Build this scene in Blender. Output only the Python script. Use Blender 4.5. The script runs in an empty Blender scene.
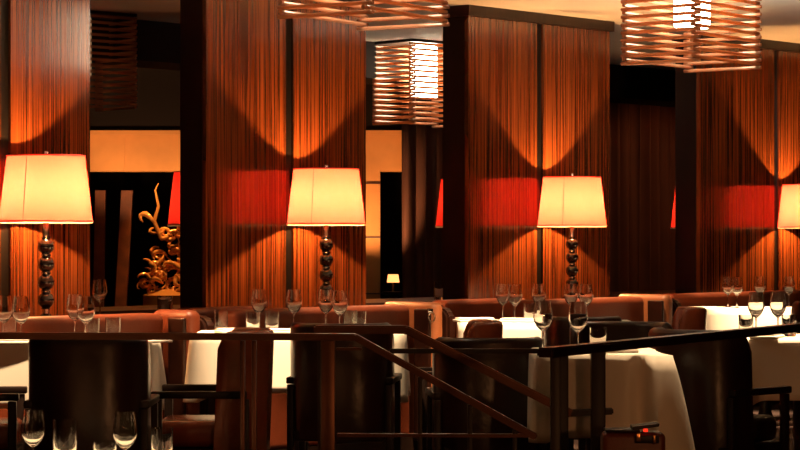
import bpy, bmesh, math, random
from mathutils import Vector, Matrix
random.seed(7)
S = bpy.context.scene
C = S.collection
PI = math.pi
R = math.radians

# ------------------------------------------------------------------ camera
EYE = 1.20            # eye height over the raised dining floor
FPX = 2300.0          # focal length in pixels (long lens, about 104 mm)
HOR = 238.0           # image row of the horizon
cam_d = bpy.data.cameras.new('camera')
cam = bpy.data.objects.new('camera', cam_d); C.objects.link(cam)
cam.location = (0, 0, EYE); cam.rotation_euler = (R(90), 0, 0)
cam_d.sensor_width = 36; cam_d.lens = FPX / 800 * 36
cam_d.shift_y = (HOR - 225) / 800
cam_d.clip_start = 0.05; cam_d.clip_end = 100
S.camera = cam
S.view_settings.view_transform = 'Standard'
S.view_settings.look = 'None'
S.view_settings.gamma = 1
S.view_settings.use_curve_mapping = False
S.view_settings.exposure = 0
S.cycles.use_denoising = True
S.cycles.max_bounces = 12
S.cycles.transmission_bounces = 12
S.cycles.transparent_max_bounces = 16
S.cycles.glossy_bounces = 5
S.cycles.sample_clamp_indirect = 4
S.cycles.caustics_reflective = False
S.cycles.caustics_refractive = False
w = bpy.data.worlds.new('world'); S.world = w; w.use_nodes = True
w.node_tree.nodes['Background'].inputs[0].default_value = (0.02, 0.008, 0.004, 1)
w.node_tree.nodes['Background'].inputs[1].default_value = 0.3

def P(px, s):         # ground point of an object whose scale is s pixels per metre
    return ((px - 400) / s, FPX / s)

TH = math.atan2(.747, .665)          # the pillar line runs away to the right
WX, WY = math.cos(TH), math.sin(TH)
NX, NY = WY, -WX                     # normal of the pillar faces, into the dining room
def L2W(Q, x, v):                    # pillar frame (x along the line, v backwards) to world
    return (Q[0] + x*WX - v*NX, Q[1] + x*WY - v*NY)
def solve_x(Q, v, px):               # where along the pillar line a sight line falls
    k = (px - 400) / FPX
    a, b = Q[0] - v*NX, Q[1] - v*NY
    return (k*b - a) / (WX - k*WY)

# ------------------------------------------------------------------ materials
def new_mat(name):
    m = bpy.data.materials.new(name); m.use_nodes = True
    return m, m.node_tree.nodes, m.node_tree.links, m.node_tree.nodes['Principled BSDF']
def simple(name, col, rough=.5, metal=0, spec=.5, noise=0, nscale=20, bump=0, bscale=60, sheen=0, coat=0):
    m, n, l, b = new_mat(name)
    b.inputs['Base Color'].default_value = (*col, 1)
    b.inputs['Roughness'].default_value = rough
    b.inputs['Metallic'].default_value = metal
    b.inputs['Specular IOR Level'].default_value = spec
    b.inputs['Sheen Weight'].default_value = sheen
    b.inputs['Coat Weight'].default_value = coat
    b.inputs['Coat Roughness'].default_value = .12
    tc = n.new('ShaderNodeTexCoord')
    if noise:
        t = n.new('ShaderNodeTexNoise'); t.inputs['Scale'].default_value = nscale; t.inputs['Detail'].default_value = 4
        l.new(tc.outputs['Object'], t.inputs['Vector'])
        r = n.new('ShaderNodeValToRGB')
        r.color_ramp.elements[0].color = (*[c*(1-noise) for c in col], 1)
        r.color_ramp.elements[1].color = (*[min(1, c*(1+noise)) for c in col], 1)
        r.color_ramp.elements[0].position = .3; r.color_ramp.elements[1].position = .7
        l.new(t.outputs['Fac'], r.inputs['Fac']); l.new(r.outputs['Color'], b.inputs['Base Color'])
    if bump:
        t = n.new('ShaderNodeTexNoise'); t.inputs['Scale'].default_value = bscale; t.inputs['Detail'].default_value = 3
        l.new(tc.outputs['Object'], t.inputs['Vector'])
        bp = n.new('ShaderNodeBump'); bp.inputs['Strength'].default_value = bump; bp.inputs['Distance'].default_value = .01
        l.new(t.outputs['Fac'], bp.inputs['Height']); l.new(bp.outputs['Normal'], b.inputs['Normal'])
    return m
def emis(name, col, st):
    m, n, l, b = new_mat(name)
    b.inputs['Base Color'].default_value = (*col, 1)
    b.inputs['Emission Color'].default_value = (*col, 1)
    b.inputs['Emission Strength'].default_value = st
    return m

def wood_panel(name, dark, mid, light, rough=.3, aniso=.85, gloss=.5):
    """striped veneer: dark lines along local z, varnished"""
    m, n, l, b = new_mat(name)
    tc = n.new('ShaderNodeTexCoord'); oi = n.new('ShaderNodeObjectInfo')
    ad = n.new('ShaderNodeVectorMath'); ad.operation = 'ADD'
    sc = n.new('ShaderNodeVectorMath'); sc.operation = 'SCALE'; sc.inputs['Scale'].default_value = 13.0
    cmb = n.new('ShaderNodeCombineXYZ'); l.new(oi.outputs['Random'], cmb.inputs['X']); l.new(oi.outputs['Random'], cmb.inputs['Z'])
    l.new(cmb.outputs[0], sc.inputs[0]); l.new(tc.outputs['Object'], ad.inputs[0]); l.new(sc.outputs[0], ad.inputs[1])
    def noise(sx, sz, det, dist=0):
        mp = n.new('ShaderNodeMapping'); mp.inputs['Scale'].default_value = (sx, 1, sz)
        l.new(ad.outputs[0], mp.inputs['Vector'])
        t = n.new('ShaderNodeTexNoise'); t.inputs['Scale'].default_value = 1; t.inputs['Detail'].default_value = det
        t.inputs['Distortion'].default_value = dist
        l.new(mp.outputs[0], t.inputs['Vector']); return t
    t1 = noise(105, .8, 3, .3); t2 = noise(14, .5, 4, .8); t3 = noise(5, 1.5, 2)
    r1 = n.new('ShaderNodeValToRGB'); e = r1.color_ramp.elements
    e[0].position = .32; e[0].color = (*dark, 1); e[1].position = .70; e[1].color = (*light, 1)
    x = e.new(.5); x.color = (*mid, 1)
    l.new(t1.outputs['Fac'], r1.inputs['Fac'])
    r2 = n.new('ShaderNodeValToRGB'); e = r2.color_ramp.elements
    e[0].position = .36; e[0].color = (.5, .4, .36, 1); e[1].position = .56; e[1].color = (1, 1, 1, 1)
    l.new(t2.outputs['Fac'], r2.inputs['Fac'])
    mx = n.new('ShaderNodeMix'); mx.data_type = 'RGBA'; mx.blend_type = 'MULTIPLY'; mx.inputs['Factor'].default_value = .8
    l.new(r1.outputs['Color'], mx.inputs['A']); l.new(r2.outputs['Color'], mx.inputs['B'])
    l.new(mx.outputs['Result'], b.inputs['Base Color'])
    b.inputs['Roughness'].default_value = rough
    b.inputs['Specular IOR Level'].default_value = gloss
    if gloss > .9: b.inputs['IOR'].default_value = 1.62
    if aniso:
        b.inputs['Anisotropic'].default_value = aniso
        tg = n.new('ShaderNodeTangent'); tg.direction_type = 'RADIAL'; tg.axis = 'Z'
        b.inputs['Anisotropic Rotation'].default_value = ANISO_ROT
        l.new(tg.outputs['Tangent'], b.inputs['Tangent'])
    return m
ANISO_ROT = 0.0
M = {}
M['veneer'] = wood_panel('zebra_veneer', (.055, .012, .003), (.155, .037, .009), (.30, .086, .022), rough=.17, aniso=.8, gloss=1.0)
M['dark_wood'] = wood_panel('dark_stained_wood', (.008, .003, .002), (.016, .006, .004), (.03, .01, .006), rough=.35, aniso=0)
M['ledge_wood'] = simple('ledge_wood', (.07, .022, .009), .3, noise=.3, nscale=12)
M['seam'] = simple('blackened_metal', (.025, .02, .017), .35, .8)
M['bronze'] = simple('dark_bronze', (.065, .026, .014), .34, .85, noise=.2, nscale=8)
M['leather_brown'] = simple('saddle_leather', (.135, .027, .009), .42, spec=.35, noise=.18, nscale=6, bump=.15, bscale=90)
M['leather_tan'] = simple('tan_leather', (.30, .095, .033), .45, noise=.12, nscale=6, bump=.15, bscale=90)
M['leather_chair'] = simple('chair_leather', (.20, .043, .016), .25, noise=.25, nscale=7, bump=.12, bscale=40)
M['leather_shaded'] = simple('shaded_chair_leather', (.018, .005, .0025), .3, spec=.35, noise=.3, nscale=6, bump=.25, bscale=14)  # darkened copy of the chair leather, standing in for shade
M['black_wood'] = simple('espresso_wood', (.012, .005, .003), .45, spec=.25)
M['linen'] = simple('white_linen', (.82, .76, .66), .85, spec=.2, bump=.08, bscale=300)
M['napkin'] = simple('napkin_linen', (.85, .8, .72), .85, spec=.2)
M['ceil'] = simple('ceiling_plaster', (.82, .77, .68), .8, noise=.05, nscale=2)
M['dark_paint'] = simple('dark_brown_paint', (.008, .003, .0015), .8, spec=.2)
M['plaster'] = simple('ochre_plaster', (.60, .25, .07), .7, noise=.15, nscale=3, bump=.1, bscale=8)
M['carpet'] = simple('dark_carpet', (.03, .012, .008), .95, noise=.3, nscale=80)
M['curtain'] = simple('brown_velvet', (.055, .013, .004), .8, noise=.15, nscale=5)
M['chrome'] = simple('chrome', (.75, .7, .62), .15, 1)
M['ball'] = simple('black_lacquer', (.012, .006, .004), .08, 0, coat=.6)
M['red_trim'] = simple('red_piping', (.55, .02, .01), .6)
M['acrylic'] = None
M['steel'] = simple('brushed_steel', (.5, .4, .3), .25, 1)
M['bulb_glass'] = emis('glowing_bulb', (1, .46, .15), 6200)
M['frosted'] = emis('lit_frosted_glass', (1, .84, .58), 28)
M['frosted_dim'] = emis('dim_frosted_glass', (1, .6, .3), .25)
M['flame'] = emis('glowing_votive', (1, .35, .1), 2.5)
M['brass'] = simple('brass', (.8, .42, .15), .2, 1)
M['red_stud'] = emis('red_stud_glow', (1, .03, .01), 1.2)  # the stud is no lamp; its red glow is added emission
M['copper_fabric'] = simple('copper_panel', (.22, .055, .014), .5, noise=.3, nscale=8)

def glass_mat():
    m, n, l, b = new_mat('clear_glass')
    b.inputs['Base Color'].default_value = (1, .99, .97, 1)
    b.inputs['Roughness'].default_value = 0
    b.inputs['Transmission Weight'].default_value = 1
    b.inputs['IOR'].default_value = 1.46
    return m
M['glass'] = glass_mat()
def shade_mat(name, tr, df, mixf):
    m, n, l, b = new_mat(name)
    n.remove(b); out = n['Material Output']
    t = n.new('ShaderNodeBsdfTranslucent'); d = n.new('ShaderNodeBsdfDiffuse'); mx = n.new('ShaderNodeMixShader')
    d.inputs[0].default_value = (*df, 1); mx.inputs[0].default_value = mixf
    tc = n.new('ShaderNodeTexCoord'); nz = n.new('ShaderNodeTexNoise'); nz.inputs['Scale'].default_value = 1.0
    mp = n.new('ShaderNodeMapping'); mp.inputs['Scale'].default_value = (60, 60, 6)
    l.new(tc.outputs['Object'], mp.inputs[0]); l.new(mp.outputs[0], nz.inputs['Vector'])
    r = n.new('ShaderNodeValToRGB')
    r.color_ramp.elements[0].color = (*[c*.88 for c in tr], 1); r.color_ramp.elements[1].color = (*tr, 1)
    l.new(nz.outputs['Fac'], r.inputs[0]); l.new(r.outputs[0], t.inputs[0])
    l.new(d.outputs[0], mx.inputs[1]); l.new(t.outputs[0], mx.inputs[2]); l.new(mx.outputs[0], out.inputs[0])
    return m
M['shade'] = shade_mat('red_silk_shade', (1.0, .056, .05), (.34, .18, .11), .66)
M['hem'] = shade_mat('white_hem_tape', (.55, .48, .34), (.55, .5, .44), .5)
def acrylic_mat():
    m, n, l, b = new_mat('amber_acrylic')
    out = n['Material Output']
    b.inputs['Base Color'].default_value = (.52, .27, .16, 1)
    b.inputs['Roughness'].default_value = .18
    b.inputs['Specular IOR Level'].default_value = .9
    t = n.new('ShaderNodeBsdfTranslucent'); t.inputs[0].default_value = (.9, .42, .16, 1)
    mx = n.new('ShaderNodeMixShader'); mx.inputs[0].default_value = .35
    l.new(b.outputs[0], mx.inputs[1]); l.new(t.outputs[0], mx.inputs[2]); l.new(mx.outputs[0], out.inputs[0])
    return m
M['acrylic'] = acrylic_mat()
def amber_glass():
    m, n, l, b = new_mat('amber_glass')
    b.inputs['Base Color'].default_value = (.9, .36, .08, 1)
    b.inputs['Roughness'].default_value = .12; b.inputs['Metallic'].default_value = .35
    return m
M['amber'] = amber_glass()

# ------------------------------------------------------------------ mesh helpers
def obj(name, bm, mat, parent=None, smooth=True, ang=35, loc=None):
    me = bpy.data.meshes.new(name)
    bmesh.ops.recalc_face_normals(bm, faces=bm.faces[:]) if smooth != 'keep' else None
    bm.to_mesh(me); bm.free()
    if smooth:
        me.shade_smooth(); me.set_sharp_from_angle(angle=R(ang))
    me.materials.append(mat)
    o = bpy.data.objects.new(name, me); C.objects.link(o)
    if parent: o.parent = parent
    if loc: o.location = loc
    return o
def thing(name, label, cat, loc=(0, 0, 0), rz=0, group=None):
    o = bpy.data.objects.new(name, None); C.objects.link(o)
    o.empty_display_size = .1
    o.location = loc; o.rotation_euler = (0, 0, rz)
    return tag(o, label, cat, group)
def tag(o, label, cat, group=None):
    o['label'] = label; o['category'] = cat
    if group: o['group'] = group
    return o
def struct(name, bm, mat, smooth=False, loc=None, rz=0, label=None, parent=None):
    o = obj(name, bm, mat, parent, smooth, loc=loc)
    o.rotation_euler = (0, 0, rz)
    o['kind'] = 'structure'
    if label: o['label'] = label
    return o
def dup(root, loc, rz=0, label=None, group=None, scale=None):
    r = root.copy(); C.objects.link(r); r.location = loc; r.rotation_euler = (0, 0, rz)
    if label: r['label'] = label
    if group: r['group'] = group
    if scale: r.scale = scale
    for ch in list(root.children):
        c = ch.copy(); C.objects.link(c); c.parent = r
        for g in list(ch.children):
            d = g.copy(); C.objects.link(d); d.parent = c
    return r
def box(bm, lo, hi, bev=0, seg=2):
    lo, hi = Vector(lo), Vector(hi)
    r = bmesh.ops.create_cube(bm, size=1, matrix=Matrix.Translation((lo+hi)/2) @ Matrix.Diagonal((*(hi-lo), 1)))
    if bev:
        es = list({e for v in r['verts'] for e in v.link_edges})
        bmesh.ops.bevel(bm, geom=es, offset=bev, segments=seg, affect='EDGES', profile=.5)
    return bm
def B(): return bmesh.new()
def bx(lo, hi, bev=0, seg=2): return box(B(), lo, hi, bev, seg)
def tube(bm, pts, r, seg=10, cap=True):
    pts = [Vector(p) for p in pts]; rings = []
    rr = r if isinstance(r, (list, tuple)) else [r]*len(pts)
    prev = None
    for i, p in enumerate(pts):
        d = (pts[min(i+1, len(pts)-1)] - pts[max(i-1, 0)]).normalized()
        if prev is None:
            up = Vector((0, 0, 1)) if abs(d.z) < .9 else Vector((1, 0, 0))
            a = d.cross(up).normalized()
        else:
            a = (prev - d*prev.dot(d)).normalized()
        prev = a; b = d.cross(a)
        rings.append([bm.verts.new(p + (a*math.cos(2*PI*k/seg) + b*math.sin(2*PI*k/seg))*rr[i]) for k in range(seg)])
    for i in range(len(rings)-1):
        for k in range(seg):
            bm.faces.new((rings[i][k], rings[i][(k+1) % seg], rings[i+1][(k+1) % seg], rings[i+1][k]))
    if cap:
        bm.faces.new(rings[0]); bm.faces.new(rings[-1][::-1])
    return bm
def lathe(bm, prof, seg=24, cap=True, c=(0, 0)):
    rings = []
    for r, z in prof:
        if r < 1e-5: rings.append([bm.verts.new((c[0], c[1], z))])
        else: rings.append([bm.verts.new((c[0]+r*math.cos(2*PI*k/seg), c[1]+r*math.sin(2*PI*k/seg), z)) for k in range(seg)])
    for a, b in zip(rings, rings[1:]):
        for k in range(seg):
            k2 = (k+1) % seg
            if len(a) == 1 and len(b) == 1: continue
            if len(a) == 1: bm.faces.new((a[0], b[k2], b[k]))
            elif len(b) == 1: bm.faces.new((a[k], a[k2], b[0]))
            else: bm.faces.new((a[k], a[k2], b[k2], b[k]))
    if cap:
        if len(rings[0]) > 1: bm.faces.new(rings[0][::-1])
        if len(rings[-1]) > 1: bm.faces.new(rings[-1])
    return bm
def prism(bm, poly, axis, a, b):
    """extrude a 2-D polygon along an axis: 'x' takes (y,z), 'y' takes (x,z), 'z' takes (x,y)"""
    def v3(p, t):
        return {'x': (t, p[0], p[1]), 'y': (p[0], t, p[1]), 'z': (p[0], p[1], t)}[axis]
    va = [bm.verts.new(v3(p, a)) for p in poly]; vb = [bm.verts.new(v3(p, b)) for p in poly]
    n = len(poly)
    for i in range(n): bm.faces.new((va[i], va[(i+1) % n], vb[(i+1) % n], vb[i]))
    bm.faces.new(va[::-1]); bm.faces.new(vb)
    return bm
def flatbar(bm, pts, w, h):
    """rectangular bar swept along points in space, height h (vertical plane), width w (horizontal)"""
    pts = [Vector(p) for p in pts]; rings = []
    for i, p in enumerate(pts):
        d1 = (p - pts[i-1]).normalized() if i else None
        d2 = (pts[i+1] - p).normalized() if i < len(pts)-1 else None
        d = ((d1 or d2) + (d2 or d1)).normalized()
        side = d.cross(Vector((0, 0, 1))).normalized(); up = side.cross(d).normalized()
        k = 1.0
        if d1 and d2: k = 1 / max(.5, d.dot(d1))
        rings.append([bm.verts.new(p + side*w/2*a + up*h/2*b*k) for a, b in ((-1, -1), (1, -1), (1, 1), (-1, 1))])
    for a, b in zip(rings, rings[1:]):
        for k in range(4): bm.faces.new((a[k], a[(k+1) % 4], b[(k+1) % 4], b[k]))
    bm.faces.new(rings[0][::-1]); bm.faces.new(rings[-1])
    bmesh.ops.bevel(bm, geom=[e for e in bm.edges], offset=min(w, h)*.18, segments=2, affect='EDGES')
    return bm

# ------------------------------------------------------------------ lights
def point(loc, e, col, r=.03):
    l = bpy.data.lights.new('bulb_light', 'POINT'); l.energy = e; l.color = col; l.shadow_soft_size = r
    o = bpy.data.objects.new('bulb_light', l); C.objects.link(o); o.location = loc; return o
def spot(loc, target, e, col, size=40, blend=.6, r=.04):
    l = bpy.data.lights.new('unseen_spot', 'SPOT'); l.energy = e; l.color = col; l.spot_size = R(size); l.spot_blend = blend
    l.shadow_soft_size = r
    o = bpy.data.objects.new('unseen_spot', l); C.objects.link(o); o.location = loc
    o.rotation_euler = (Vector(target)-Vector(loc)).to_track_quat('-Z', 'Y').to_euler(); return o
BULB = (1, .50, .20)
WARM = (1, .66, .36)

# ------------------------------------------------------------------ shell
CEIL = 2.70
LOW = -.30
bm = B()
f1 = [(-7, 7.98), (-.2, 7.98), (.40, 6.84), (3.1, 9.88), (7, 9.88), (7, 24), (-7, 24)]
# raised floor around a stairwell opening (built from convex strips)
def poly(bm, pts, z): bm.faces.new([bm.verts.new((x, y, z)) for x, y in pts])
HX0, HX1, HY0, HY1 = -.17, 1.0, 8.12, 8.74
poly(bm, [(-7, 7.98), (HX0, 7.98), (HX0, HY0), (HX0, HY1), (HX0, 24), (-7, 24)], 0)
poly(bm, [(HX0, HY1), (HX1, HY1), (HX1, 24), (HX0, 24)], 0)
poly(bm, [(HX0, 7.98), (.40, 6.9), (HX1, 7.92), (HX1, HY0), (HX0, HY0)], 0)
poly(bm, [(HX1, 7.92), (2.75, 9.88), (7, 9.88), (7, 24), (HX1, 24)], 0)
for a, b_ in (((-7, 7.98), (HX0, 7.98)), ((HX0, 7.98), (.40, 6.9)), ((.40, 6.9), (2.75, 9.88)), ((2.75, 9.88), (7, 9.88))):
    bm.faces.new([bm.verts.new((*a, 0)), bm.verts.new((*b_, 0)), bm.verts.new((*b_, LOW)), bm.verts.new((*a, LOW))])
poly(bm, [(-7, -1.5), (7, -1.5), (7, 9.88), (-7, 9.88)], LOW-.9)
poly(bm, [(-7, -1.5), (7, -1.5), (7, 6.9), (-7, 6.9)], LOW)
poly(bm, [(-7, 6.9), (-.2, 6.9), (-.2, 7.98), (-7, 7.98)], LOW)
struct('floor', bm, M['carpet'])
# stair flight inside the opening
bm = B()
for i in range(5):
    box(bm, (HX0+.05+.23*i, HY0+.03, LOW-.9), (HX0+.05+.23*(i+1), HY1-.05, -.16*(i+1)))
tag(obj('staircase', bm, M['ledge_wood'], smooth=False), 'dark narrow stair flight descending between the two sloping handrails', 'stairs')
struct('ceiling', bx((-7, -1.5, CEIL), (7, 24, CEIL+.1)), M['ceil'])
struct('wall_left', bx((-7.1, -1.5, LOW-.9), (-7, 24, CEIL)), M['dark_paint'])
struct('wall_right', bx((7, -1.5, LOW-.9), (7.1, 24, CEIL)), M['dark_paint'])
struct('wall_front', bx((-7.1, -1.6, LOW-.9), (7.1, -1.5, CEIL)), M['dark_paint'])
struct('wall_far', bx((-7.1, 24, 0), (7.1, 24.1, CEIL)), M['dark_paint'])

# ------------------------------------------------------------------ pillars
Q1, Q2, Q3, Q4 = (-1.955, 11.405), (-.65, 13.545), (.935, 15.365), (2.87, 17.535)
def pillar(Q, hl, hr, label):
    t = thing('pillar', label, 'pillar', (*Q, 0), TH, 'wood panelled pillars')
    obj('core', bx((-hl, .03, 0), (hr, .215, CEIL)), M['dark_wood'], t, False)
    obj('veneer_panel', bx((-hl, 0, 0), (-.032, .03, CEIL-.07)), M['veneer'], t, False)
    obj('veneer_panel', bx((.032, 0, 0), (hr, .03, CEIL-.07)), M['veneer'], t, False)
    obj('seam_strip', bx((-.032, .018, 0), (.032, .03, CEIL-.07)), M['seam'], t, False)
    obj('crown_trim', bx((-hl-.02, -.025, CEIL-.07), (hr+.02, .235, CEIL)), M['dark_wood'], t, False)
    return t
pillar(Q1, .7, .546, 'striped wood pillar leftmost, its panel seam at the left edge')
pillar(Q2, .676, .664, 'striped wood pillar behind the second lamp from the left')
pillar(Q3, .745, .78, 'striped wood pillar with its dark crown in view, behind the third lamp')
pillar(Q4, 1.03, 1.03, 'striped wood pillar at the right edge, behind the cut off lamp')
# low half wall with a ledge, in front of the pillars
def ledge(i, Q, x0, x1):
    t = struct('trim_%d' % i, bx((x0, -.475, 0), (x1, -.03, .745)), M['dark_wood'], loc=(*Q, 0), rz=TH)
    t2 = obj('ledge_top', bx((x0, -.50, .745), (x1, -.005, .79), .006, 2), M['ledge_wood'], t)
    return t
ledge(1, Q1, -1.6, .95)
ledge(2, Q2, -.95, 7.2)

# ------------------------------------------------------------------ lamps
def make_lamp(label, loc, power=None):
    t = thing('table_lamp', label, 'lamp', loc, 0, 'table lamps along the pillars')
    obj('base', lathe(B(), [(0, 0), (.075, 0), (.078, .012), (.05, .022), (.03, .03), (.02, .04), (0, .04)], 32), M['ball'], t)
    obj('stem', lathe(B(), [(.012, .02), (.012, .62)], 16), M['chrome'], t)
    for k in range(4):
        z = .105 + .0885*k
        prof = [(0.0, z-.0445), (.022, z-.044), (.023, z-.040)]
        prof += [(.041*math.cos(a), z+.041*math.sin(a)) for a in [R(-60+12*j) for j in range(11)]]
        prof += [(.023, z+.040), (.022, z+.044), (0, z+.0442)]
        b = obj('ball', lathe(B(), prof, 28), M['ball'], t)
        obj('collar', lathe(B(), [(0, z+.0395), (.0245, z+.0395), (.0245, z+.047), (0, z+.047)], 24), M['chrome'], b)
    obj('socket', lathe(B(), [(0, .42), (.02, .42), (.017, .45), (.014, .5), (.013, .591), (0, .599)], 20), M['chrome'], t)
    obj('bulb', lathe(B(), [(0, .600)] + [(.02*math.cos(R(a)), .620+.02*math.sin(R(a))) for a in range(-75, 80, 15)] + [(0, .640)], 20), M['bulb_glass'], t)
    sh = obj('lamp_shade', lathe(B(), [(.228, .492), (.19, .812)], 64, cap=False), M['shade'], t)
    def ring(r, z, q=.0035): return tube(B(), [(r*math.cos(2*PI*k/64), r*math.sin(2*PI*k/64), z) for k in range(65)], q, 8)
    obj('piping', ring(.2285, .492), M['red_trim'], sh)
    obj('piping', ring(.1905, .812), M['red_trim'], sh)
    obj('hem', lathe(B(), [(.2292, .482), (.2288, .491)], 64, cap=False), M['hem'], sh)
    a = R(-110)
    obj('seam', tube(B(), [(.2285*math.cos(a), .2285*math.sin(a), .492), (.1905*math.cos(a), .1905*math.sin(a), .812)], .0022, 6), M['red_trim'], sh)
    bm = B()
    for k in range(3):
        a = R(30+120*k); tube(bm, [(0, 0, .80), (.19*math.cos(a), .19*math.sin(a), .812)], .0025, 6)
    for s in (-1, 1): tube(bm, [(0.012*s, 0, .51), (.05*s, 0, .58), (.055*s, 0, .68), (.02*s, 0, .79), (0, 0, .80)], .002, 6)
    obj('harp', bm, M['chrome'], t)
    obj('finial', lathe(B(), [(0, .79), (.006, .795), (.006, .815), (.013, .82), (.011, .835), (0, .842)], 16), M['chrome'], t)
    return t
M['bulb_soft'] = emis('dimmed_bulb', (1, .42, .15), 330)
LZ = .79
LAMPS = [((-1.735, 11.27), 'large cream lit table lamp at the far left on stacked dark balls'),
         ((-.431, 13.41), 'cream lit table lamp in front of the second pillar, left of centre'),
         ((1.139, 15.23), 'cream lit table lamp in front of the third pillar, right of centre'),
         ((3.09, 17.42), 'cream lit table lamp cut off by the right edge')]
lamp0 = None
PW = 26
for i, (p, lb) in enumerate(LAMPS):
    if not lamp0: lamp0 = make_lamp(lb, (*p, LZ))
    else: dup(lamp0, (*p, LZ), 0, lb)
BACK = [((Q2[0]-.72*NX, Q2[1]-.72*NY), 'red glowing lamp half hidden behind the second pillar, above amber tangle'),
        ((Q3[0]-.62*NX, Q3[1]-.62*NY), 'red sliver of a lamp shade peeking out left of the third pillar'),
        ((Q4[0]-.70*NX, Q4[1]-.70*NY), 'thin red sliver of a lamp shade left of the rightmost pillar')]
for i, (p, lb) in enumerate(BACK):
    l_ = dup(lamp0, (*p, LZ), R(40), lb)
    for c in l_.children:
        if c.name.startswith('bulb'):
            c.data = c.data.copy(); c.data.materials[0] = M['bulb_soft']
# ledge behind the pillars that carries the far side lamps
bm = bx((-1.2, .32, .745), (7.2, .95, .79), .005); box(bm, (-1.2, .36, 0), (7.2, .9, .745))
struct('trim_3', bm, M['ledge_wood'], loc=(*Q2, 0), rz=TH)

# ------------------------------------------------------------------ back of the room
SOF = 2.35
bm = bx((-5.0, SOF, 2.42), (9.5, SOF+.5, CEIL)); struct('trim_4', bm, M['dark_paint'], loc=(*Q2, 0), rz=TH)
# ochre plaster wall with two openings, dark above
YB = 19.6
def plaster(lo, hi): return (lo[0], YB, lo[1]), (hi[0], YB+.25, hi[1])
bm = B()
for lo, hi in (((-6.9, 1.77), (.6, 2.09)), ((-6.9, 0), (-4.2, 1.77)), ((-1.45, 0), (-.17, 1.77))):
    box(bm, *plaster(lo, hi))
struct('wall_back', bm, M['plaster'])
bm = bx((-6.9, YB-.03, 2.09), (.6, YB+.3, CEIL)); struct('trim_5', bm, M['dark_paint'])
bm = bx((-6.9, YB-.06, 2.08), (.6, YB-.02, 2.115))
for x in (-2.35, -1.62, -.28, .1): box(bm, (x-.006, YB-.012, 1.77), (x+.006, YB+.002, 2.09))
struct('trim_6', bm, M['plaster'])
bm = B()
for z in (1.66, 1.2, .72): box(bm, (-.30, YB-.015, z), (-.17, YB+.002, z+.012))
struct('trim_7', bm, M['ledge_wood'])
struct('wall_rear', bx((-6.9, 21.6, 0), (1.6, 21.7, 2.6)), M['dark_paint'])

def curtain(label, p0, p1, z0, z1, amp=.05, wl=.16):
    bm = B(); a, b = Vector((*p0, 0)), Vector((*p1, 0)); L = (b-a).length; d = (b-a)/L; nn = Vector((d.y, -d.x, 0))
    n = int(L/wl*14); rows = []
    for z in (z0, z0+.6, z1-.5, z1):
        rows.append([])
        for i in range(n+1):
            u = L*i/n; ph = 2*PI*u/wl + .9*math.sin(u*2.3) + .2*math.sin(z*2+u)
            q = a + d*(u+.012*math.sin(2*ph)) + nn*(amp*(math.sin(ph)+.3*math.sin(2.3*ph+z)))
            rows[-1].append(bm.verts.new((q.x, q.y, z)))
    for r0, r1 in zip(rows, rows[1:]):
        for i in range(n): bm.faces.new((r0[i], r0[i+1], r1[i+1], r1[i]))
    o = obj('curtain', bm, M['curtain'], ang=180)
    m = o.modifiers.new('thick', 'SOLIDIFY'); m.thickness = .006
    return tag(o, label, 'curtain', 'brown pleated curtains')
curtain('dark brown pleated curtain in the gap left of the third pillar', (.02, 19.2), (.95, 19.2), 0, 2.40)
ca, cb = L2W(Q2, solve_x(Q2, 2.95, 592), 2.95), L2W(Q2, solve_x(Q2, 2.95, 700), 2.95)
curtain('dark brown pleated curtain in the gap right of the third pillar', ca, cb, 0, 2.46)
# things in the left opening
def board(x0, x1, lean, label):
    bm = B(); prism(bm, [(x0, 0), (x1, 0), (x1+lean, 1.62), (x0+lean, 1.62)], 'y', 20.3, 20.36)
    return tag(obj('leaning_board', bm, M['copper_fabric'], smooth=False), label, 'board', 'brown boards in the dark opening')
board(-2.72, -2.63, .03, 'narrow brown board nearer the lamp in the dark opening, left one')
board(-2.55, -2.45, .09, 'brown leaning board in the dark opening beside the amber tangle')
bm = B(); rng = random.Random(3)
for k in range(75):
    z = .72 + .62*rng.random()**1.4; x = -2.06 + rng.uniform(-.16, .2)*(1.25-.5*(z-.7)); y = 20.2 + rng.uniform(-.1, .1)
    pts = []; a = rng.uniform(0, 6.3); st = rng.uniform(.016, .032); r0 = rng.uniform(.010, .026)
    for j in range(9):
        pts.append((x, y, z)); a += rng.uniform(.1, .8)
        x += st*math.cos(a); z += st*math.sin(a)*.9+.006; y += rng.uniform(-.02, .02)
    tube(bm, pts, [r0*q for q in (.4, .8, 1, 1.1, 1, .9, .7, .5, .2)], 7)
tube(bm, [(-2.1, 20.2, 1.2), (-2.16, 20.2, 1.35), (-2.12, 20.2, 1.48), (-2.15, 20.2, 1.62), (-2.12, 20.2, 1.68)], [.02, .018, .014, .01, .004], 8)
lathe(bm, [(0, .0), (.22, 0), (.22, .7), (.1, .75), (0, .75)], 20, c=(-2.04, 20.2))
tag(obj('glass_sculpture', bm, M['amber'], ang=60), 'glittering amber tangle of curled forms in the dark opening', 'sculpture')
spot((-2.1, 19.95, 2.4), (-2.0, 20.25, 1.0), 130, (1, .55, .2), 46)  # added spot on the amber tangle, without a fixture
spot((-2.3, 18.6, .9), (-2.3, 19.6, 1.88), 150, (1, .55, .24), 62)  # added unseen spot washing the plaster band from below
spot((-.25, 18.7, .9), (-.2, 19.6, 1.75), 110, (1, .5, .2), 70)  # added unseen spot washing the plaster post from below
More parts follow.
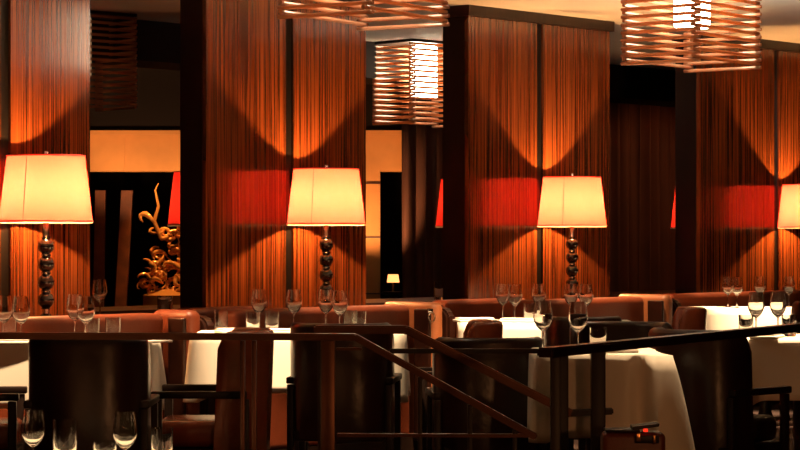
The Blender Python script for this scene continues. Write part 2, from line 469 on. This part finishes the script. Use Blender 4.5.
# small lit lamp far off in the second opening
t = thing('mini_lamp', 'tiny glowing orange lamp in the dark opening left of the curtain', 'lamp', (-.06, 20.2, 0))
obj('pedestal', lathe(B(), [(0, 0), (.12, 0), (.12, .02), (.03, .06), (.03, .68), (.1, .71), (.1, .73), (0, .73)], 16), M['black_wood'], t)
obj('stem', lathe(B(), [(.012, .73), (.012, .83)], 10), M['brass'], t)
obj('lamp_shade', lathe(B(), [(0, .81), (.055, .81), (.045, .88), (0, .88)], 20), M['flame'], t)

# ------------------------------------------------------------------ pendants of stacked rods
def make_pendant(label, loc, rz, lit):
    t = thing('pendant_light', label, 'pendant light', loc, rz, 'stacked rod pendant lights')
    hx, hy, ov = .20, .32, .03
    n = 15; dz = .041
    rod_x = tube(B(), [(-hx-ov, 0, 0), (hx+ov, 0, 0)], .0098, 10)
    rod_y = tube(B(), [(0, -hy-ov, 0), (0, hy+ov, 0)], .0098, 10)
    rx = None; ry = None
    for k in range(n):
        z = .0115 + dz*k
        for s in (-1, 1):
            if rx is None:
                rx = obj('rod', rod_x, M['acrylic'], t); o = rx
            else:
                o = rx.copy(); C.objects.link(o)
            o.location = (0, s*hy, z)
        for s in (-1, 1):
            if ry is None:
                ry = obj('rod', rod_y, M['acrylic'], t); o = ry
            else:
                o = ry.copy(); C.objects.link(o)
            o.location = (s*hx, 0, z+dz/2)
    bm = B()
    for sx in (-1, 1):
        for sy in (-1, 1): tube(bm, [(sx*hx, sy*hy, .002), (sx*hx, sy*hy, .62)], .003, 6)
    obj('hanging_wires', bm, M['seam'], t)
    obj('diffuser', bx((-.065, -.09, .21), (.065, .09, .615), .02, 3), M['frosted'] if lit else M['frosted_dim'], t)
    obj('ceiling_plate', bx((-.22, -.34, .618), (.22, .34, .638)), M['seam'], t, False)
    return t
PZ = CEIL-.638
PR = R(-30)
pa = (*P(365, 236), PZ); pb = (*P(692, 193), PZ); pc = (*P(424, 130), PZ); pd = (*P(76, 150), PZ)
pend0 = make_pendant('stacked amber rod pendant nearest, cut off by the top edge left of centre', pa, PR, True)
dup(pend0, pb, R(-37), 'stacked amber rod pendant at the top right with a bright core')
dup(pend0, pc, R(-46), 'smaller stacked rod pendant hanging behind, between second and third pillar')
pend0.scale = (1, 1, .925); pend0.location.z = CEIL-.638*.925
dB = [o for o in C.objects if o.get('label', '').startswith('stacked amber rod pendant at the top right')][0]
dB.scale = (1, 1, .97); dB.location.z = CEIL-.638*.97
d_ = make_pendant('unlit looking stacked rod pendant half hidden behind the leftmost pillar', pd, R(-48), False)

# ------------------------------------------------------------------ banquettes
def pad(x0, x1, v0, v1, z0, z1, bev=.05):
    return bx((x0, v0, z0), (x1, v1, z1), bev, 5)
def panel_x(Q, v, a, b): return solve_x(Q, v, a), solve_x(Q, v, b)
BQ = []
def banquette(Q, label, a=None, b=None, va=-.56, vb=-.61, wing=True, hb=.83, wing_back=.4, wing_w=.13, wm='leather_tan'):
    t = thing('banquette', label, 'banquette', (*Q, 0), TH, 'leather banquettes along the pillars')
    if a:
        x0, x1 = panel_x(Q, va-.14, *a)
        obj('backrest', pad(x0, x1, va-.14, va+.0, .40, .83, .035), M['leather_brown'], t)
    if b:
        x0, x1 = panel_x(Q, vb-.17, *b)
        obj('backrest', pad(x0, x1, vb-.17, vb, .10, hb, .035), M['leather_brown'], t)
        if wing:
            v0 = vb-.30
            wg = obj('end_wing', pad(x1+.034, x1+wing_w, v0, vb+wing_back, .08, hb+.015, .04), M[wm], t)
            obj('shade_panel', pad(x1+.004, x1+.03, v0+.01, vb-.175, .08, hb-.02, .01), M['leather_shaded'], t)  # dark pad standing in for the deep shadow beside the wing
            bm = B()
            prof = [(v0-.01, .08), (vb+.02, .08), (vb+.02, hb-.01), (v0+.12, hb-.01)]
            prof += [(v0+.06+.08*math.cos(R(90+20*j)), hb-.09+.08*math.sin(R(90+20*j))) for j in range(1, 5)]
            prism(bm, prof, 'x', x1+wing_w+.004, x1+wing_w+.075)
            bmesh.ops.bevel(bm, geom=bm.edges[:], offset=.015, segments=2, affect='EDGES')
            obj('outer_wing', bm, M['leather_shaded'], t)
            obj('plinth', bx((x0, vb-.17, 0), (x1+wing_w, vb, .10)), M['black_wood'], t, False)
    return t
banquette(Q1, 'brown leather banquette at the far left, under the largest lamp', b=(-70, 166), vb=-.505, wing_back=-.01, wm='leather_brown')
banquette(Q2, 'brown leather banquette under the second lamp, chrome hook at its end', a=(189, 262), b=(236, 412), va=-.505, vb=-.92, wing_back=.1)
banquette(Q3, 'brown leather banquette under the third lamp, with creased back', a=(446, 529), b=(533, 646), va=-.505, vb=-.9, wing_back=.1)
banquette(Q4, 'brown leather banquette at the right, behind the far bright table', a=(674, 860), va=-.66)
# coat hook on the second banquette's end
hx = solve_x(Q2, -1.22, 428)
t = thing('coat_hook', 'small chrome hook on the end of the second banquette', 'hook', (*L2W(Q2, hx, -1.235), .80), TH)
obj('back_plate', bx((-.02, -.006, -.01), (.02, .006, .012), .003), M['chrome'], t)
obj('ring', tube(B(), [(.025*math.cos(2*PI*k/20), -.012, -.035+.025*math.sin(2*PI*k/20)) for k in range(21)], .004, 8), M['chrome'], t)

# ------------------------------------------------------------------ chairs
def make_chair(label, loc, rz, mat_back, mat_seat):
    t = thing('armchair', label, 'chair', loc, rz, 'barrel back leather armchairs')
    # curved back shell, facing +y; the arc wraps round -y
    def shell(r0, r1, z0, ztop, a0=-178, a1=-2, n=36, ex=2.6):
        bm = B(); cols = []
        for i in range(n+1):
            a = R(a0 + (a1-a0)*i/n); u = abs(2*i/n-1)
            zt = ztop - .07*max(0, (u-.85)/.15)**2
            def q(r, z):
                c, s = math.cos(a), math.sin(a)
                k = (abs(c)**ex + abs(s)**ex)**(-1/ex)
                lean = -.04*(z-.4)
                return bm.verts.new((r*k*c, r*k*s*.95+lean, z))
            h = .022
            col = [q(r1, z0), q(r1, zt-h), q(r1-.006, zt-h*.4), q(r1-.02, zt), q(r0+.02, zt), q(r0+.006, zt-h*.4), q(r0, zt-h), q(r0, z0)]
            cols.append(col)
        for c0, c1 in zip(cols, cols[1:]):
            for k in range(8): bm.faces.new((c0[k], c0[(k+1) % 8], c1[(k+1) % 8], c1[k]))
        bm.faces.new(cols[0][::-1]); bm.faces.new(cols[-1])
        return bm
    obj('backrest', shell(.185, .235, .30, .82), mat_back, t, ang=50)
    obj('seat', bx((-.185, -.15, .34), (.185, .24, .45), .035, 4), mat_seat, t)
    obj('seat_frame', bx((-.20, -.17, .29), (.20, .235, .338), .006), M['black_wood'], t)
    for s in (-1, 1):
        obj('arm', bx((s*.222-.02, -.14, .545), (s*.222+.02, .25, .575), .006), M['black_wood'], t)
        obj('leg', bx((s*.222-.015, .205, 0), (s*.222+.015, .24, .543), .004), M['black_wood'], t)
        obj('leg', bx((s*.222-.015, -.15, 0), (s*.222+.015, -.115, .543), .004), M['black_wood'], t)
    return t
chA = make_chair('shaded leather armchair at the left, back to us, at the first white table', (-1.205, 8.97, 0), 0, M['leather_shaded'], M['leather_shaded'])
GC = 'barrel back leather armchairs'
def chair(x, y, rz, label, src=chA, scale=None): return dup(src, (x, y, 0), rz, label, scale=scale)
chB = make_chair('reddish brown armchair in profile between the first and second tables', (-.765, 9.60, 0), R(90), M['leather_chair'], M['leather_chair'])
chair(-.257, 10.44, R(-6), 'dark glossy armchair back behind the near handrail, at the second table')
chair(.37, 9.80, R(4), 'dark brown armchair with a sheen on its back, behind the stair handrails', scale=(1, 1, .955))
chair(.30, 11.25, R(91), 'small brown armchair in profile left of the third bright table', chB, (.85, .85, .97))
chair(.934, 11.88, R(2), 'dark armchair back between the two near wine glasses and the third banquette', scale=(.88, .9, .975))
chair(1.0, 10.28, R(184), 'dark armchair behind the front white tablecloth on the right')
chair(1.31, 9.72, R(-46), 'dark armchair seen from behind at the right, arm towards the right table', chA)
chair(1.56, 13.15, R(90), 'small brown armchair in profile left of the far right bright table', chB, (.8, .8, .98))
chair(2.60, 13.95, R(0), 'dark armchair back at the right edge behind the wine glasses')
chair(-1.80, 9.45, R(-85), 'reddish armchair cut off by the left edge under the tablecloth', chB)

# ------------------------------------------------------------------ tables and cloths
def make_table(name_label, x, y, wx, wy, z0=0, rz=0, drop=.30, cloth_label='', corner=.02, seed=0, h=.742, chang=.16, cm=(1, 1, 1, 1)):
    t = thing('dining_table', name_label, 'table', (x, y, z0), rz, 'dining tables under white cloths')
    obj('tabletop', bx((-wx/2, -wy/2, h-.03), (wx/2, wy/2, h), .006), M['black_wood'], t)
    obj('pedestal', lathe(B(), [(0, .03), (.06, .03), (.04, .08), (.035, h-.06), (.1, h-.031), (0, h-.031)], 20), M['black_wood'], t)
    obj('base', bx((-.2, -.2, 0), (.2, .2, .03), .008), M['black_wood'], t)
    rng = random.Random(seed); bm = B()
    ex, ey = wx/2+.006, wy/2+.006; r = .03; per = []
    nS, nC = 26, 7
    for ci, (cx, cy, a0) in enumerate(((1, 1, 0), (-1, 1, 90), (-1, -1, 180), (1, -1, 270))):
        for j in range(nC):
            a = R(a0 + 90*j/(nC-1)); per.append((cx*(ex-r)+r*math.cos(a), cy*(ey-r)+r*math.sin(a), math.cos(a), math.sin(a), 1.0, cm[ci]))
        nx_, ny_ = {0: (0, 1), 90: (-1, 0), 180: (0, -1), 270: (1, 0)}[a0]
        sx, sy = per[-1][0], per[-1][1]
        nxt = {0: (-1, 1), 90: (-1, -1), 180: (1, -1), 270: (1, 1)}[a0]
        n2 = {0: (0, 1), 90: (-1, 0), 180: (0, -1), 270: (1, 0)}[a0]
        exx = nxt[0]*(ex-r)+r*n2[0]; eyy = nxt[1]*(ey-r)+r*n2[1]
        for j in range(1, nS):
            u = j/nS; per.append((sx+(exx-sx)*u, sy+(eyy-sy)*u, nx_, ny_, abs(2*u-1), cm[ci] if u < .5 else cm[(ci+1) % 4]))
    ph = rng.uniform(0, 6)
    rings = []; nr = 9
    for k in range(nr+1):
        tt = k/nr; ring = []
        for i, (px, py, ux, uy, c, mu) in enumerate(per):
            cw = max(0, (c-.72)/.28)
            Ld = drop*(1 + chang*mu*cw**1.6)
            fold = .016*math.sin(i*.42+ph)*(c**2) + .007*math.sin(i*.19+2*ph)
            outw = .004 + tt*(.012 + fold) + corner*mu*cw**2*tt**.65 - corner*mu*.5*tt*math.sin(PI*min(1, max(0, (c-.5)/.4)))
            z = h+.006 - (Ld*tt if k else 0) - (.004 if k == 0 else 0)
            if k == 0: ring.append(bm.verts.new((px-ux*.006, py-uy*.006, h+.006)))
            else: ring.append(bm.verts.new((px+ux*outw, py+uy*outw, h+.004-Ld*(tt-1/nr*.9)*1.0)))
        rings.append(ring)
    n = len(per)
    for a, b in zip(rings, rings[1:]):
        for i in range(n): bm.faces.new((a[i], a[(i+1) % n], b[(i+1) % n], b[i]))
    bm.faces.new(rings[0])
    o = obj('tablecloth', bm, M['linen'], ang=70, loc=(x, y, z0)); o.rotation_euler = (0, 0, rz)
    md = o.modifiers.new('thick', 'SOLIDIFY'); md.thickness = .0025; md.offset = 1
    tag(o, cloth_label, 'tablecloth', 'white tablecloths')
    return h + z0 + .0095
make_table('table under the white cloth at the far left', -1.545, 10.0, .92, .46, cloth_label='white tablecloth at the far left behind the dark armchair', seed=1)
make_table('table under the second white cloth, left of centre', -.475, 10.98, .98, .46, cloth_label='white tablecloth behind the profile armchair, left of centre', seed=2, drop=.30)
make_table('table under the bright cloth in the middle distance, centre', .79, 12.42, .92, .50, cloth_label='bright white tablecloth with folded napkins, centre, farther back', seed=3)
make_table('table under the long hanging cloth near the stairs', .782, 9.20, .475, .50, cloth_label='white tablecloth hanging low with a pointed corner, beside the stairs', corner=.075, seed=4, drop=.36, chang=.3, cm=(.7, .25, .2, 1.7))
make_table('table under the cloth at the right edge', 1.84, 10.52, .66, .52, cloth_label='white tablecloth at the right edge under two near wine glasses', seed=5)
make_table('table under the far right bright cloth', 2.36, 14.86, .95, .50, cloth_label='far bright white tablecloth at the right below the last pillar', seed=6)
make_table('front table below the bottom edge of the view', -1.02, 7.42, .78, .70, LOW, cloth_label='tablecloth of the nearest table, mostly below the view, bottom left', seed=8)

# ------------------------------------------------------------------ glassware
def make_wine(label, loc, group):
    t = thing('wine_glass', label, 'wine glass', loc, 0, group)
    k = 1.0
    outer = [(.004, .078), (.012, .084), (.026, .098), (.0365, .118), (.039, .132), (.037, .155), (.033, .18), (.0305, .198)]
    inner = [(.0297, .198), (.032, .18), (.036, .155), (.0378, .132), (.0352, .119), (.025, .101), (.012, .091), (0, .089)]
    obj('bowl', lathe(B(), [(0, .0775)] + outer + inner, 28, cap=False), M['glass'], t, ang=60)
    obj('stem', lathe(B(), [(.0045, .0055), (.0035, .02), (.0032, .06), (.004, .0775)], 12), M['glass'], t, ang=60)
    obj('foot', lathe(B(), [(0, 0), (.034, 0), (.0345, .0015), (.02, .003), (.006, .0055), (0, .0055)], 28), M['glass'], t, ang=60)
    return t
def make_tumbler(label, loc, group, r=.034, h=.098):
    bm = lathe(B(), [(0, 0), (r*.93, 0), (r*.96, .004), (r, h), (r-.0016, h), (r*.96-.002, .02), (r*.8, .014), (0, .013)], 28, cap=False)
    return tag(obj('tumbler', bm, M['glass'], ang=50, loc=loc), label, 'tumbler', group)
wine0 = None; tum0 = None
def wine(px, s, z, label, group):
    global wine0
    loc = (*P(px, s), z)
    if wine0 is None: wine0 = make_wine(label, loc, group); return wine0
    return dup(wine0, loc, 0, label, group)
def tumb(px, s, z, label, group, scale=None):
    global tum0
    loc = (*P(px, s), z)
    if tum0 is None: tum0 = make_tumbler(label, loc, group); o = tum0
    else: o = dup(tum0, loc, 0, label, group)
    if scale: o.scale = scale
    return o
TZ = .7515
G1 = 'glasses on the far left table'
wine(4, 230, TZ, 'wine glass cut by the left edge on the far left table', G1)
wine(21, 233, TZ, 'second wine glass from the left edge on the far left table', G1)
wine(75, 225, TZ, 'left wine glass of the overlapping pair before the largest lamp', G1)
wine(86, 233, TZ, 'right wine glass of the overlapping pair before the largest lamp', G1)
tumb(92, 228, TZ, 'tumbler behind the overlapping pair of wine glasses', G1)
tumb(113, 226, TZ, 'tumbler standing alone right of the overlapping wine glasses', G1)
tumb(9, 227, TZ, 'tumbler between the two leftmost wine glasses', G1)
G2 = 'glasses on the second table'
wine(259, 205.5, TZ, 'wine glass left of the second lamp behind a tumbler', G2)
wine(294, 206, TZ, 'wine glass standing alone left of the second lamp stem', G2)
wine(326, 205, TZ, 'wine glass in front of the second lamp stem', G2)
wine(340, 209, TZ, 'wine glass just right of the second lamp stem', G2)
tumb(221, 205.5, TZ, 'leftmost tumbler on the second table, near its cloth corner', G2)
tumb(253, 210.5, TZ, 'tumbler overlapping the wine glass on the second table', G2)
tumb(272, 208, TZ, 'tumbler right of the overlapped wine glass on the second table', G2)
tumb(350, 206.5, TZ, 'left tumbler of two right of the second lamp', G2)
tumb(359, 209.5, TZ, 'right tumbler of two right of the second lamp', G2)
G3 = 'glasses on the middle distance table'
wine(503, 182.2, TZ, 'left wine glass of the pair over the folded napkins, centre', G3)
wine(515, 184.5, TZ, 'right wine glass of the pair over the folded napkins, centre', G3)
wine(539, 182.5, TZ, 'wine glass behind the near wine glass, left of the third lamp', G3)
wine(571, 182.3, TZ, 'wine glass in front of the third lamp stem', G3)
wine(586, 184.5, TZ, 'wine glass just right of the third lamp stem', G3)
tumb(530, 187, TZ, 'tumbler at the right end of the middle cloth left of near wine glass', G3)
G4 = 'glasses on the table beside the stairs'
wine(543, 252, TZ, 'near left wine glass below the third lamp, on the table by the stairs', G4)
wine(578, 255, TZ, 'near right wine glass below the third lamp, on the table by the stairs', G4)
tumb(598, 256, TZ, 'small tumbler right of the two near wine glasses by the stairs', G4)
G6 = 'glasses on the far right table'
wine(728, 154, TZ, 'left wine glass of the far pair on the far right table', G6)
wine(737, 156, TZ, 'right wine glass of the far pair on the far right table', G6)
wine(760, 153.5, TZ, 'far wine glass behind the near one, left of the last seam', G6)
wine(789, 153, TZ, 'far wine glass at the right edge below the cut off lamp', G6)
G5 = 'glasses on the right edge table'
wine(756, 216, TZ, 'near left wine glass on the right edge table', G5)
wine(778, 215, TZ, 'near right wine glass on the right edge table', G5)
tumb(746, 219, TZ, 'tumbler left of the near wine glasses on the right edge table', G5)
tumb(789, 219, TZ, 'tumbler at the far right on the right edge table', G5)
G0 = 'glasses on the nearest table'
ZF = LOW + TZ
wine(33, 312, ZF, 'nearest wine glass at the bottom left', G0)
wine(125, 316, ZF, 'nearest wine glass in front of the armchair, right of the stemless', G0)
tumb(65, 312, ZF, 'tall stemless glass between the two nearest wine glasses', G0, (1.15, 1.15, 1.7))
tumb(105, 312, ZF, 'short tumbler at the bottom edge between nearest glasses', G0, (1.1, 1.1, .98))
tumb(162, 310, ZF, 'narrow tumbler at the bottom right of the nearest table', G0, (1.05, 1.05, 1.38))
# glasses on the ledges
tumb(440, 150.5, .7915, 'small tumbler on the ledge left of the third pillar', 'glasses on the ledges', (1.2, 1.2, 1.2))
wine(100, 196.0, .7915, 'wine glass on the ledge right of the leftmost pillar', 'glasses on the ledges')
tumb(165, 193, .7915, 'round tumbler on the ledge before the amber tangle', 'glasses on the ledges', (1.2, 1.2, 1.1))

# napkins and small table things
def napkin(px, s, z, rz, label):
    bm = bx((-.10, -.06, 0), (.10, .06, .012), .004, 2); box(bm, (-.09, -.05, .0125), (.10, .055, .021), .004, 2)
    o = obj('napkin', bm, M['napkin'], loc=(*P(px, s), z)); o.rotation_euler = (0, 0, rz)
    return tag(o, label, 'napkin', 'folded napkins')
napkin(474, 186.5, TZ, .3, 'left folded napkin on the middle cloth')
napkin(518, 187.5, TZ, -.2, 'folded napkin under the centre pair of wine glasses')
napkin(238, 211, TZ, .4, 'folded napkin on the second table, left of centre')
napkin(284, 212, TZ, -.2, 'folded napkin right of the tumblers on the second table')
napkin(610, 255, TZ, .2, 'folded napkin right of the small tumbler by the stairs')
napkin(8, 235, TZ, .1, 'folded napkin on the far left table near the edge')
napkin(146, 233, TZ, .5, 'folded napkin at the right end of the far left table')
napkin(767, 223, TZ, 1.2, 'folded napkin under the near glasses on the right edge table')

# ------------------------------------------------------------------ railings
RZ = .855
def rail(label, x, y): return thing('stair_railing', label, 'railing', (x, y, 0), 0, 'dark bronze stair railings')
# near: level from the left, then down along the stair
sN = 285; yN = FPX/sN
def X(px, s): return (px-400)/s
def Z(py, s): return EYE-(py-HOR)/s
t = rail('long dark bronze handrail across the left, nearest, bending down the stair', 0, yN)
def nb(px, py): return (X(px, sN), 0, Z(py, sN))
obj('handrail', flatbar(B(), [nb(-60, 335.5), nb(355, 337), nb(536, 437)], .055, .024), M['bronze'], t)
for a, b_ in ((240.5, 245), (252, 256.5)):
    obj('post', bx((X(a, sN), -.02, 0), (X(b_, sN), .02, Z(337, sN)-.012), .002), M['bronze'], t)
obj('post', bx((X(321, sN), -.02, 0), (X(335, sN), .02, Z(337, sN)-.012), .002), M['bronze'], t)
obj('lower_rail', flatbar(B(), [nb(337, 435), nb(530, 435.5)], .03, .012), M['bronze'], t)
obj('cross_rail', flatbar(B(), [nb(336, 349), nb(362, 349)], .02, .010), M['bronze'], t)
for px in (420, 470, 515):
    k = (px-355)/181
    z = Z(337+100*k, sN)-.014
    obj('baluster', bx((X(px, sN)-.008, -.008, -.9), (X(px, sN)+.008, .008, z), .002), M['black_wood'], t)
# far: short level piece then down
sF = 263; yF = FPX/sF
def nf(px, py): return (X(px, sF), 0, Z(py, sF))
t = rail('dark handrail of the far stair side, ending at the square newel posts', 0, yF)
obj('handrail', flatbar(B(), [nf(314, 329.5), nf(406, 329.5), nf(572, 414)], .05, .032), M['bronze'], t)
obj('level_rail', flatbar(B(), [nf(390, 351), nf(556, 351)], .03, .018), M['black_wood'], t)
obj('post', bx((X(318, sF), -.02, 0), (X(327, sF), .02, Z(331, sF)-.012), .002), M['black_wood'], t)
obj('newel_post', bx((X(552, sF), -.03, -.7), (X(568, sF), .03, Z(351, sF)), .004), M['black_wood'], t)
obj('newel_post', bx((X(591, sF), -.03, 0), (X(605, sF), .03, Z(351, sF)), .004), M['black_wood'], t)
obj('lower_rail', flatbar(B(), [nf(569, 413), nf(613, 411)], .04, .025), M['black_wood'], t)
# right: level, running away parallel to the pillars
p0 = (.455, 6.95); k = 2.75
t = rail('dark handrail running away along the right side towards the right edge', *p0)
e1 = (1.62, 9.02)
d1 = (e1[0]-p0[0], e1[1]-p0[1])
obj('handrail', flatbar(B(), [(-.02, -.03, RZ), (d1[0], d1[1], RZ), (d1[0]*1.6, d1[1]*1.6, RZ)], .055, .030), M['bronze'], t)
for u in (.97,): obj('post', bx((d1[0]*u-.015, d1[1]*u-.015, 0), (d1[0]*u+.015, d1[1]*u+.015, RZ-.016), .003), M['bronze'], t)
obj('post', bx((.0, .0, 0), (.03, .03, RZ-.016), .003), M['black_wood'], t)

# bag with clasps at the bottom right
t = thing('leather_bag', 'brown leather bag with dark flap and brass clasps at the bottom right', 'bag', (X(633, 285), FPX/285, 0), 0)
obj('body', bx((-.11, -.05, .0), (.11, .07, .52), .02, 4), M['leather_brown'], t)
obj('flap', bx((-.10, -.055, .523), (.02, .06, .531), .003), M['black_wood'], t)
bm = prism(B(), [(-.005, .528), (.085, .542), (.088, .552), (-.005, .542)], 'y', -.05, .05)
obj('handle', bm, M['black_wood'], t, False)
obj('strap_bar', bx((.0, -.062, .485), (.085, -.05, .512), .003), M['black_wood'], t)
obj('clasp', bx((.005, -.07, .49), (.022, -.055, .522), .004), M['brass'], t)
obj('clasp', bx((.062, -.07, .482), (.074, -.055, .515), .004), M['brass'], t)
obj('stud', lathe(B(), [(0, .525), (.008, .525), (.008, .535), (0, .535)], 12), M['red_stud'], t, loc=(.038, -.058, 0))

# ------------------------------------------------------------------ lighting of the tables, and added unseen lights
def down(px, s, e, size=34, dx=0, dy=-.2):
    x, y = P(px, s); spot((x+dx, y+dy, 2.66), (x, y, .75), e, WARM, size)
for px, ss, e, size, dy in ((60, 229, 900, 34, -.8), (300, 209, 1300, 34, -.8), (520, 185, 1500, 30, -.8),
                             (630, 251, 420, 26, .15), (785, 219, 1300, 30, .15), (765, 155, 1900, 28, -.9),
                             (340, 184, 520, 34, -.1), (600, 162, 650, 34, -.1), (120, 205, 520, 34, -.1), (490, 162, 420, 30, -.1), (720, 147, 420, 30, -.1)):
    down(px, ss, e, size, 0, dy)
spot((2.1, 13.6, 2.1), (1.9, 14.8, 2.7), 42, (1, .86, .66), 110)  # added unseen uplight that brightens the ceiling at the right
spot((.2, 11.6, 2.0), (-.2, 13.6, 2.7), 8, (1, .7, .45), 110)  # weaker added uplight for the middle of the ceiling
# added warm fill points behind the viewer, no lamps modelled there
point((-2.6, -.6, 1.5), 50, (1, .36, .12), .15); point((2.6, -.6, 1.5), 220, (1, .40, .14), .15)
ct = L2W(Q2, 7.7, 2.95); cl = L2W(Q2, 7.4, 1.3)
spot((*cl, 2.3), (*ct, 1.4), 120, (1, .36, .12), 80); C.objects[-1].data.energy = 45  # added unseen spot that brightens the right curtain
# front table spot, then two added unseen spots that brighten the pendants
down(85, 311, 700, 32)
spot((-.9, 5.6, 1.9), (-.15, 9.8, 2.35), 45, WARM, 17, .4)
spot((.9, 8.2, 2.0), (1.5, 11.9, 2.4), 45, WARM, 22, .4)
